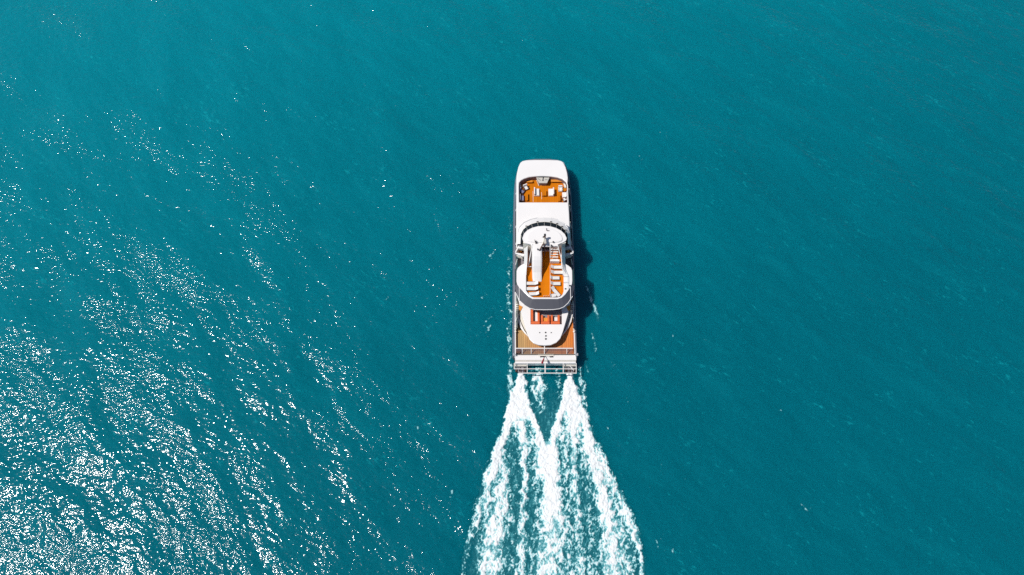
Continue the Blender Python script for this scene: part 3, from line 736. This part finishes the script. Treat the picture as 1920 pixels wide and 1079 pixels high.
# sundeck cables and thin rail
bm = NB()
a = P(1031.6, 499, ZS+.35); b = P(1031.6, 556, ZS+.35)
add_tube(bm, a, b, .035, 5)
for k in range(7):
    p = a.lerp(b, k/6); add_tube(bm, (p.x, p.y, ZS), (p.x, p.y, ZS+.42), .045, 6)
obj('rope_rail', bm, M['cream'], Y0)
bm = NB()
rl = PP([(1057.5, 518), (1064.8, 518), (1065, 541)], ZC+.35); add_tube(bm, rl[0], rl[1], .03, 5); add_tube(bm, rl[1], rl[2], .03, 5)
r2 = PP([(1057.5, 529.5), (1064.8, 529.5)], ZC+.35); add_tube(bm, r2[0], r2[1], .03, 5); add_tube(bm, P(1058.5, 503, ZC+.3), rl[1], .03, 5)
for p in rl+r2: add_tube(bm, p, (p.x, p.y, ZC-.05), .03, 5)
obj('coaming_rail', bm, M['steel'], Y0)
for x_, y_ in ((1060.3, 542), (1068.5, 536)):
    bm = NB(); add_box(bm, P(x_, y_, ZC+.06), (.25, .2, .12)); obj('cleat', bm, M['dark'], Y0)
# row of light posts at the aft end of the sundeck
bm = NB()
for x in (1019.5, 1023.5, 1027.5):
    bm = NB(); p = P(x, 557, ZS); add_tube(bm, p, p+Vector((0, 0, .55)), .05, 6)
    obj('aft_stanchion', bm, M['cream'], Y0)

# aft upper deck with the sunken terrace
aft = [(969, 553), (973, 566), (976.2, 583), (979, 592), (984, 610), (988.3, 625), (993, 636.5), (1000.5, 643.6), (1011, 647.2), (1022, 647.9), (1033, 647), (1043.5, 642.3), (1050.5, 635), (1055.5, 622), (1060.5, 605), (1064.8, 590), (1068, 572), (1074, 553)]
hole = [(995, 568), (995, 608.3), (1053.5, 608.3), (1053.5, 568)]
bm = NB(); add_slab(bm, PP(aft, ZA), [PP(hole, ZA)], ZA-.3, ZQ)
obj('aft_upper_deck', bm, M['white'], Y0, bevel=.06)
bm = NB(); add_prism(bm, PP([(995, 566), (995, 608.3), (1053.5, 608.3), (1053.5, 566)], ZQ+.02), ZQ-.1); obj('terrace_floor', bm, M['deck'], Y0)
for (x, y, r_) in ((1011.7, 624.3, .09), (1033.3, 624.3, .09), (1022.8, 624, .14), (1023.4, 630.4, .14), (1023.3, 636, .16)):
    bm = NB(); p = P(x, y, ZA); add_tube(bm, p, p+Vector((0, 0, .14)), r_, 10, r_*.7); add_ball(bm, p+Vector((0, 0, .16)), r_*.7); obj('deck_light', bm, M['dark'], Y0)
# curved side coamings
for m in (lambda x, y: (x, y), lambda x, y: (2*1021-x, y)):
    bm = NB()
    o_ = [(968, 574), (967.8, 590), (970.5, 603), (976, 614.5), (983, 623.5), (990.5, 630.8)]
    i_ = [(990.3, 629.8), (985, 620), (979.8, 607), (976.8, 594), (975.8, 582), (974, 574)]
    i2 = [(989.8, 629.4), (983.2, 620), (978.2, 609.5), (974.6, 598.5), (972.6, 586), (972.6, 574)]
    add_prism(bm, PP([m(x, y) for x, y in o_+i2], 3.5), ZM+.05); obj('side_coaming', bm, M['white'], Y0, bevel=.04)
    bm = NB(); add_prism(bm, PP([m(x, y) for x, y in ((973, 574), (973.5, 588), (977, 603), (983, 616), (988, 624), (992, 624), (986, 606), (981, 588), (978, 574))], 3.45), ZM+.05); obj('side_ledge', bm, M['cream'], Y0)
    bm = NB(); add_prism(bm, PP([m(x, y) for x, y in ((973, 572), (980, 575.5), (976, 583.5), (972.6, 580))], 4.8), 4.72); obj('boarding_step', bm, M['joinery'], Y0)
    bm = NB(); add_prism(bm, PP([m(x, y) for x, y in ((967.4, 567.5), (971.8, 567.5), (971.8, 582), (967.4, 582))], 4.3), ZM); lk = obj('deck_locker', bm, M['cream'], Y0, bevel=.03)
    for yy in (569, 573.5, 577.5, 580.5):
        bm = NB(); add_box(bm, P(*m(969.6, yy), 4.34), (.3, .12, .1)); sub('locker_hinge', bm, M['dark'], lk, Y0)
# gunwale rails aft
for x in (966.2, 1075.9):
    bm = NB(); a = P(x, 548, 3.45); b = P(x, 664, 3.45)
    add_box(bm, ((a.x+b.x)/2, (a.y+b.y)/2, 3.42), (.16, abs(a.y-b.y), .12)); g = obj('gunwale_cap', bm, M['white'], Y0)
    for yy in (612, 617, 622):
        bm = NB(); add_tube(bm, P(x, yy, 3.45), P(x, yy, 3.7), .16, 8); sub('fairlead', bm, M['cream'], g, Y0)
# stern rail
bm = NB()
a = P(967, 653.5, 4.0); b = P(1074, 653.5, 4.0); add_tube(bm, a, b, .085, 8)
srl = obj('stern_rail', bm, M['white'], Y0)
for x in (979.5, 996.3, 1021, 1063):
    bm = NB(); add_tube(bm, P(x, 653.6, 4.0), P(x, 664.5, ZM), .075 if x != 1021 else .10, 8); sub('rail_post', bm, M['white'], srl, Y0)
bm = NB(); add_tube(bm, P(1021, 647, 4.0), P(1021, 654, 4.0), .09, 8); sub('rail_post', bm, M['white'], srl, Y0)
bm = NB(); add_loft(bm, [[P(967.5, 654, 3.9), P(1073.5, 654, 3.9)], [P(967.5, 664, ZM+.05), P(1073.5, 664, ZM+.05)]], closed=False); sub('rail_screen', bm, screen_mat(), srl, Y0)
bm = NB(); add_box(bm, P(971.5, 659, ZM+.3), (.75, .8, .5)); obj('stern_winch', bm, M['brown'], Y0, bevel=.05)
# transom: grey ledge, white slope with lettering, grey lip
bm = NB()
prof = [(664.3, ZM+.06), (666.6, ZM), (675.4, 1.95), (675.8, 1.85), (679, 1.75), (681.6, 1.5), (682, 1.2)]
rings = [[P(964.6, y, z), P(1081.2, y, z)] for y, z in prof]
cols = [0, 1, 0, 0, 1, 1]
tr = NB(); 
lo1 = [P(965.3, 666.8, ZM), P(1080, 666.8, ZM)]
add_prism(tr, [P(965.5, 666.8, ZM-.02), P(1080, 666.8, ZM-.02), P(1080.3, 675.4, 2.62), P(966, 675.4, 2.62)], 1.2)
trn = obj('transom', tr, M['white'], Y0)
bm = NB(); add_prism(bm, [P(964.2, 664.2, ZM+.04), P(1081.7, 664.2, ZM+.04), P(1081.7, 666.9, ZM+.02), P(964.2, 666.9, ZM+.02)], 1.6); sub('transom_ledge', bm, M['sling'], trn, Y0)
bm = NB(); add_prism(bm, [P(965.8, 675.5, 2.5), P(1080, 675.5, 2.5), P(1079.6, 678.6, 2.42), P(966, 678.6, 2.42)], 1.2); sub('transom_step', bm, M['stone'], trn, Y0)
bm = NB(); add_prism(bm, [P(966, 678.7, 2.4), P(1079.6, 678.7, 2.4), P(1079.6, 681.6, 2.34), P(966, 681.6, 2.34)], 1.1); sub('transom_lip', bm, M['white'], trn, Y0)
for x in (965, 1081):
    bm = NB(); add_box(bm, P(x, 665.5, ZM+.2), (.5, .4, .35)); sub('corner_fairlead', bm, M['steel'], trn, Y0)
# lettering: two worn groups of small dark characters and a cream panel
rnd = random.Random(9)
bm = NB()
add_prism(bm, [P(1008.5, 664.0, ZM+.12), P(1038.5, 664.0, ZM+.12), P(1038.5, 667.6, ZM+.12), P(1008.5, 667.6, ZM+.12)], ZM+.02); sub('name_panel', bm, M['cream'], trn, Y0)
bm = NB()
def slope_pt(x, y):
    f_ = (y-666.8)/(675.4-666.8); return P(x, y, (ZM-.02)*(1-f_)+2.62*f_)
def stroke(x0, y0, x1, y1, wd=.035):
    up_ = Vector((0, -.02, .04)); add_tube(bm, slope_pt(x0, y0)+up_, slope_pt(x1, y1)+up_, wd, 4)
for x in (1013.2, 1015, 1016.8, 1018.6, 1020.4):
    stroke(x, 668.1, x, 670.4); stroke(x, rnd.choice((668.1, 670.4)), x+1.0, rnd.choice((668.1, 670.4))); stroke(x+1.0, 668.1, x+1.0, 669.4)
for x in (1031, 1032.7, 1034.4, 1036.3):
    stroke(x, 668.1, x, 670.4); stroke(x, rnd.choice((668.1, 670.4)), x+1.0, rnd.choice((668.1, 670.4))); stroke(x+1.0, 669, x+1.0, 670.4)
stroke(1013.2, 669.2, 1037.3, 669.3, .015); stroke(1034.5, 667.2, 1034.5, 669.2, .05)
sub('name_lettering', bm, M['dark'], trn, Y0)
# ensign staff and furled flag
sb, stp = P(1022.2, 667.5, ZM), P(1017.0, 678.8, 4.9)
bm = NB(); add_tube(bm, sb, stp, .05, 8); stf = obj('flag_staff', bm, M['dark'], Y0)
bm = NB()
for k in range(7):
    c = sb.lerp(stp, .52+.08*k)+Vector((0, 0, -.10-.05*k)); add_ball(bm, c, .11+.012*k, 2.2)
bmesh.ops.remove_doubles(bm, verts=bm.verts, dist=.001)
sub('flag', bm, M['red'], stf, Y0)
# hull sterns with jets
for (xa, xb) in ((964.8, 988.2), (1057.5, 1080.6)):
    bm = NB(); add_prism(bm, PP([(xa, 680), (xb, 680), (xb-1, 686.8), (xa+.5, 686.8)], 1.5), -.4)
    c0 = NB(); hs = obj('hull_stern', bm, M['stone'], Y0)
    bm = NB(); add_prism(bm, PP([(xa+1.5, 686.5), (xb-1.3, 686.5), (xb-2.2, 698), (xa+3.5, 698)], .5), -.4); sub('jet_well', bm, M['dark'], hs, Y0)
    wx_ = P(xb, 690, .7).x-P(xa, 690, .7).x; x0 = P(xa, 690, .7).x
    for f_ in (.33, .62):
        bm = NB(); yy = P(xa, 688, .9).y
        add_tube(bm, (x0+wx_*f_, yy+.2, .8), (x0+wx_*f_+.05, yy-.95, .55), .21, 10, .15); add_tube(bm, (x0+wx_*f_+.18, yy, .85), (x0+wx_*f_+.3, yy-1.0, .7), .05, 6); sub('water_jet', bm, M['deck'], hs, Y0)
    for f_ in (.14, .48, .82):
        bm = NB(); add_box(bm, (x0+wx_*f_, P(xa, 694, .7).y, .62), (.22, .55, .25), rz=f_-.5); sub('jet_bucket', bm, M['brown'], hs, Y0)
# arch over the tunnel
bm = NB()
arch = [(988.5, 681.5), (988.5, 688.5), (994, 684.8), (1002, 682.6), (1022, 682.1), (1042, 682.6), (1050, 684.8), (1057, 688.5), (1057, 681.5)]
add_prism(bm, PP(arch, .9), .6); obj('tunnel_arch', bm, M['greenglass'], Y0)
# lifting platform frame behind the transom
bm = NB()
for x, r_ in ((964.3, .07), (988.6, .065), (1022.3, .11), (1056.2, .07), (1080.4, .07)):
    add_tube(bm, P(x, 681.5, 2.25), P(x, 700 if x > 970 else 692, 2.15), r_, 8)
add_tube(bm, P(963.5, 692, 2.2), P(1081.5, 692, 2.2), .07, 8); add_tube(bm, P(973, 700, 2.15), P(1081, 700, 2.15), .085, 8)
add_tube(bm, P(1068, 685.5, 2.2), P(1076, 695, 2.2), .07, 8)
pf = obj('platform_frame', bm, M['sling'], Y0)

# ---------------------------------------------------------------- furniture
def sun_lounger():
    t = thing('sun_lounger', '', 'sun lounger', (0, 0, 0), 0, 'sun loungers on the top teak deck')
    bm = NB(); add_box(bm, (.28, 0, .38), (1.45, .58, .07)); obj('mattress', bm, M['sling'], t, bevel=.02)
    bm = NB(); add_box(bm, (-.70, 0, .58), (.66, .58, .07), ry=R(38)); obj('backrest', bm, M['fabric'], t, bevel=.02)
    bm = NB()
    for s in (-1, 1): add_box(bm, (.05, s*.33, .32), (1.9, .05, .07))
    obj('frame', bm, M['dark'], t)
    for x in (-.75, .85):
        for s in (-1, 1):
            bm = NB(); add_box(bm, (x, s*.31, .15), (.06, .05, .3)); obj('leg', bm, M['dark'], t)
    return t
LZ = ZS+.022
proto = sun_lounger()
lsp = [  # px, py of the middle on the deck, heading, length scale, label
 (1043.5, 503.2, 0, 1, 'starboard sun lounger nearest the white stair locker, shaded at its foot'),
 (1043.8, 512.8, 0, 1, 'second full-length sun lounger back from the stairs, starboard row'),
 (1040.0, 523.2, 0, .78, 'short sun lounger in the starboard row just behind the two long ones'),
 (1041.2, 533.8, 0, .84, 'short sun lounger just forward of the slanted one on the starboard side'),
 (1041.5, 549.0, -52, 1, 'sun lounger turned at an angle in the aft starboard corner'),
 (1036.5, 556.2, 12, .55, 'small lounger tucked against the aft coaming beside the angled lounger'),
 (998.0, 533.4, 180, 1, 'port sun lounger directly behind the foot of the white casing'),
 (998.0, 543.3, 180, 1, 'middle one of the three port sun loungers'),
 (1001.0, 552.8, 183, .86, 'port sun lounger closest to the charcoal canopy'),
]
for i, (x, y, a, s, lb) in enumerate(lsp):
    o = proto if i == 0 else copy_tree(proto)
    o.location = P(x, y, LZ); o.rotation_euler = (0, 0, R(a)); o.scale = (s, 1, 1); o['label'] = lb

def armchair(label, cat, loc, rz, w_, d_, cushion, frame, back=.45, name='armchair', group=None, seat_m=None, arms=True):
    """faces +x; back at -x"""
    t = thing(name, label, cat, loc, rz, group)
    bm = NB(); add_box(bm, (0, 0, .17), (d_, w_, .2)); obj('base', bm, frame, t)
    bm = NB(); add_box(bm, (.09, 0, .34), (d_-.26, w_-(.28 if arms else .04), .16)); obj('seat_cushion', bm, seat_m or cushion, t, bevel=.04)
    bm = NB(); add_box(bm, (-d_/2+.12, 0, .35+back/2), (.2, w_-.04, back+.2), ry=R(-8)); obj('backrest', bm, cushion, t, bevel=.05)
    if arms:
        for s in (-1, 1):
            bm = NB(); add_box(bm, (.06, s*(w_/2-.07), .40), (d_-.2, .12, .26)); obj('armrest', bm, frame, t, bevel=.03)
    return t
FZ = ZW+.025
GF = 'foredeck lounge furniture'
armchair('white cushioned armchair turned at an angle near the port forward bench', 'armchair', P(986, 354, FZ), R(-65), .86, .95, M['fabric'], M['brown'], group=GF)
armchair('white armchair facing aft beside the small teak side table', 'armchair', P(1050.5, 356.5, FZ), R(-90), .78, .98, M['fabric'], M['sling'], group=GF)
armchair('armchair painted shade-blue against the port wall', 'armchair', P(978, 361, FZ), R(-35), .85, 1.0, M['blue'], M['brown'], group=GF)
armchair('long sofa with seat painted shade-blue against the port wall in the aft corner of the foredeck', 'sofa', P(978.3, 374, FZ), R(0), 1.35, .85, M['fabric'], M['brown'], name='sofa', seat_m=M['blue'], group=GF)
armchair('white loveseat facing starboard, left of the coffee table', 'sofa', P(1006.3, 362.5, FZ), R(0), 1.5, 1.0, M['fabric'], M['fabric'], back=.5, name='sofa', arms=False, group=GF)
armchair('white loveseat facing port, right of the coffee table', 'sofa', P(1033.3, 362.7, FZ), R(180), 1.5, 1.0, M['fabric'], M['fabric'], back=.5, name='sofa', arms=False, group=GF)
armchair('white square sofa against the starboard wall behind the side table', 'sofa', P(1058.7, 367.5, FZ), R(180), 1.05, .92, M['fabric'], M['fabric'], back=.3, name='sofa', arms=False, group=GF)
armchair('brown wicker chair with pale cushion in the starboard aft corner of the foredeck', 'chair', P(1058.3, 376.5, FZ), R(120), .68, .7, M['fabric'], M['brown'], back=.3, name='wicker_chair', group=GF)
def low_table(label, loc, sx, sy, h_, m, name='coffee_table', cat='table'):
    t = thing(name, label, cat, loc, 0, GF)
    bm = NB(); add_box(bm, (0, 0, h_-.03), (sx, sy, .06)); obj('table_top', bm, m, t, bevel=.01)
    for a in (-1, 1):
        for b in (-1, 1):
            bm = NB(); add_box(bm, (a*(sx/2-.06), b*(sy/2-.06), h_/2-.03), (.07, .07, h_-.06)); obj('leg', bm, M['brown'], t)
    return t
low_table('teak coffee table between the two white loveseats', P(1020, 364.5, FZ), .82, 1.2, .5, M['foredeck'])
low_table('narrow teak bench table on the port side of the foredeck', P(987.3, 372, FZ), .52, 1.55, .5, M['foredeck'], 'bench_table')
low_table('narrow teak bench table on the starboard side of the foredeck', P(1048.3, 373.5, FZ), .42, 1.4, .5, M['foredeck'], 'bench_table')
low_table('small square teak side table against the starboard wall', P(1059, 358.5, FZ), .62, .6, .5, M['foredeck'], 'side_table')

def terrace_sofa(label, x0, x1, ya, yb, seat, seat_x, seat_y):
    """U-shaped: two arms and a rear back"""
    zt = 4.95; z0 = ZQ+.025
    a = P(x0, ya, zt); b = P(x1, yb, zt); c = Vector(((a.x+b.x)/2, (a.y+b.y)/2, z0))
    W, D = b.x-a.x, a.y-b.y
    t = thing('terrace_sofa', label, 'sofa', c, 0, 'orange sofas on the aft terrace')
    hgt = zt-z0
    bm = NB(); add_box(bm, (0, -D/2+.28, hgt/2), (W, .5, hgt)); obj('backrest', bm, M['orange'], t, bevel=.1)
    for s in (-1, 1):
        bm = NB(); add_box(bm, (s*(W/2-.19), .27, hgt/2-.02), (.36, D-.56, hgt-.04)); obj('armrest', bm, M['orange'], t, bevel=.08)
    sa = P(seat_x[0], seat_y[0], z0+.42); sb_ = P(seat_x[1], seat_y[1], z0+.42)
    bm = NB(); add_box(bm, ((sa.x+sb_.x)/2-c.x, (sa.y+sb_.y)/2-c.y, .21), (abs(sb_.x-sa.x), abs(sa.y-sb_.y), .42)); obj('seat_cushion', bm, seat, t, bevel=.04)
    return t
terrace_sofa('port orange terrace sofa with a long white cushion', 995.6, 1012.4, 580, 608, M['fabric'], (1003.5, 1008.3), (586, 602.5))
terrace_sofa('middle orange terrace sofa with a honey coloured seat', 1014.2, 1031, 590.5, 608, M['honey'], (1017.8, 1027.5), (596, 603))
terrace_sofa('starboard orange terrace sofa with a small white cushion', 1032.6, 1050.2, 590.5, 608, M['fabric'], (1039.5, 1045.5), (595, 602))

for o in list(bpy.data.objects):
    if 'shift' in o: del o['shift']
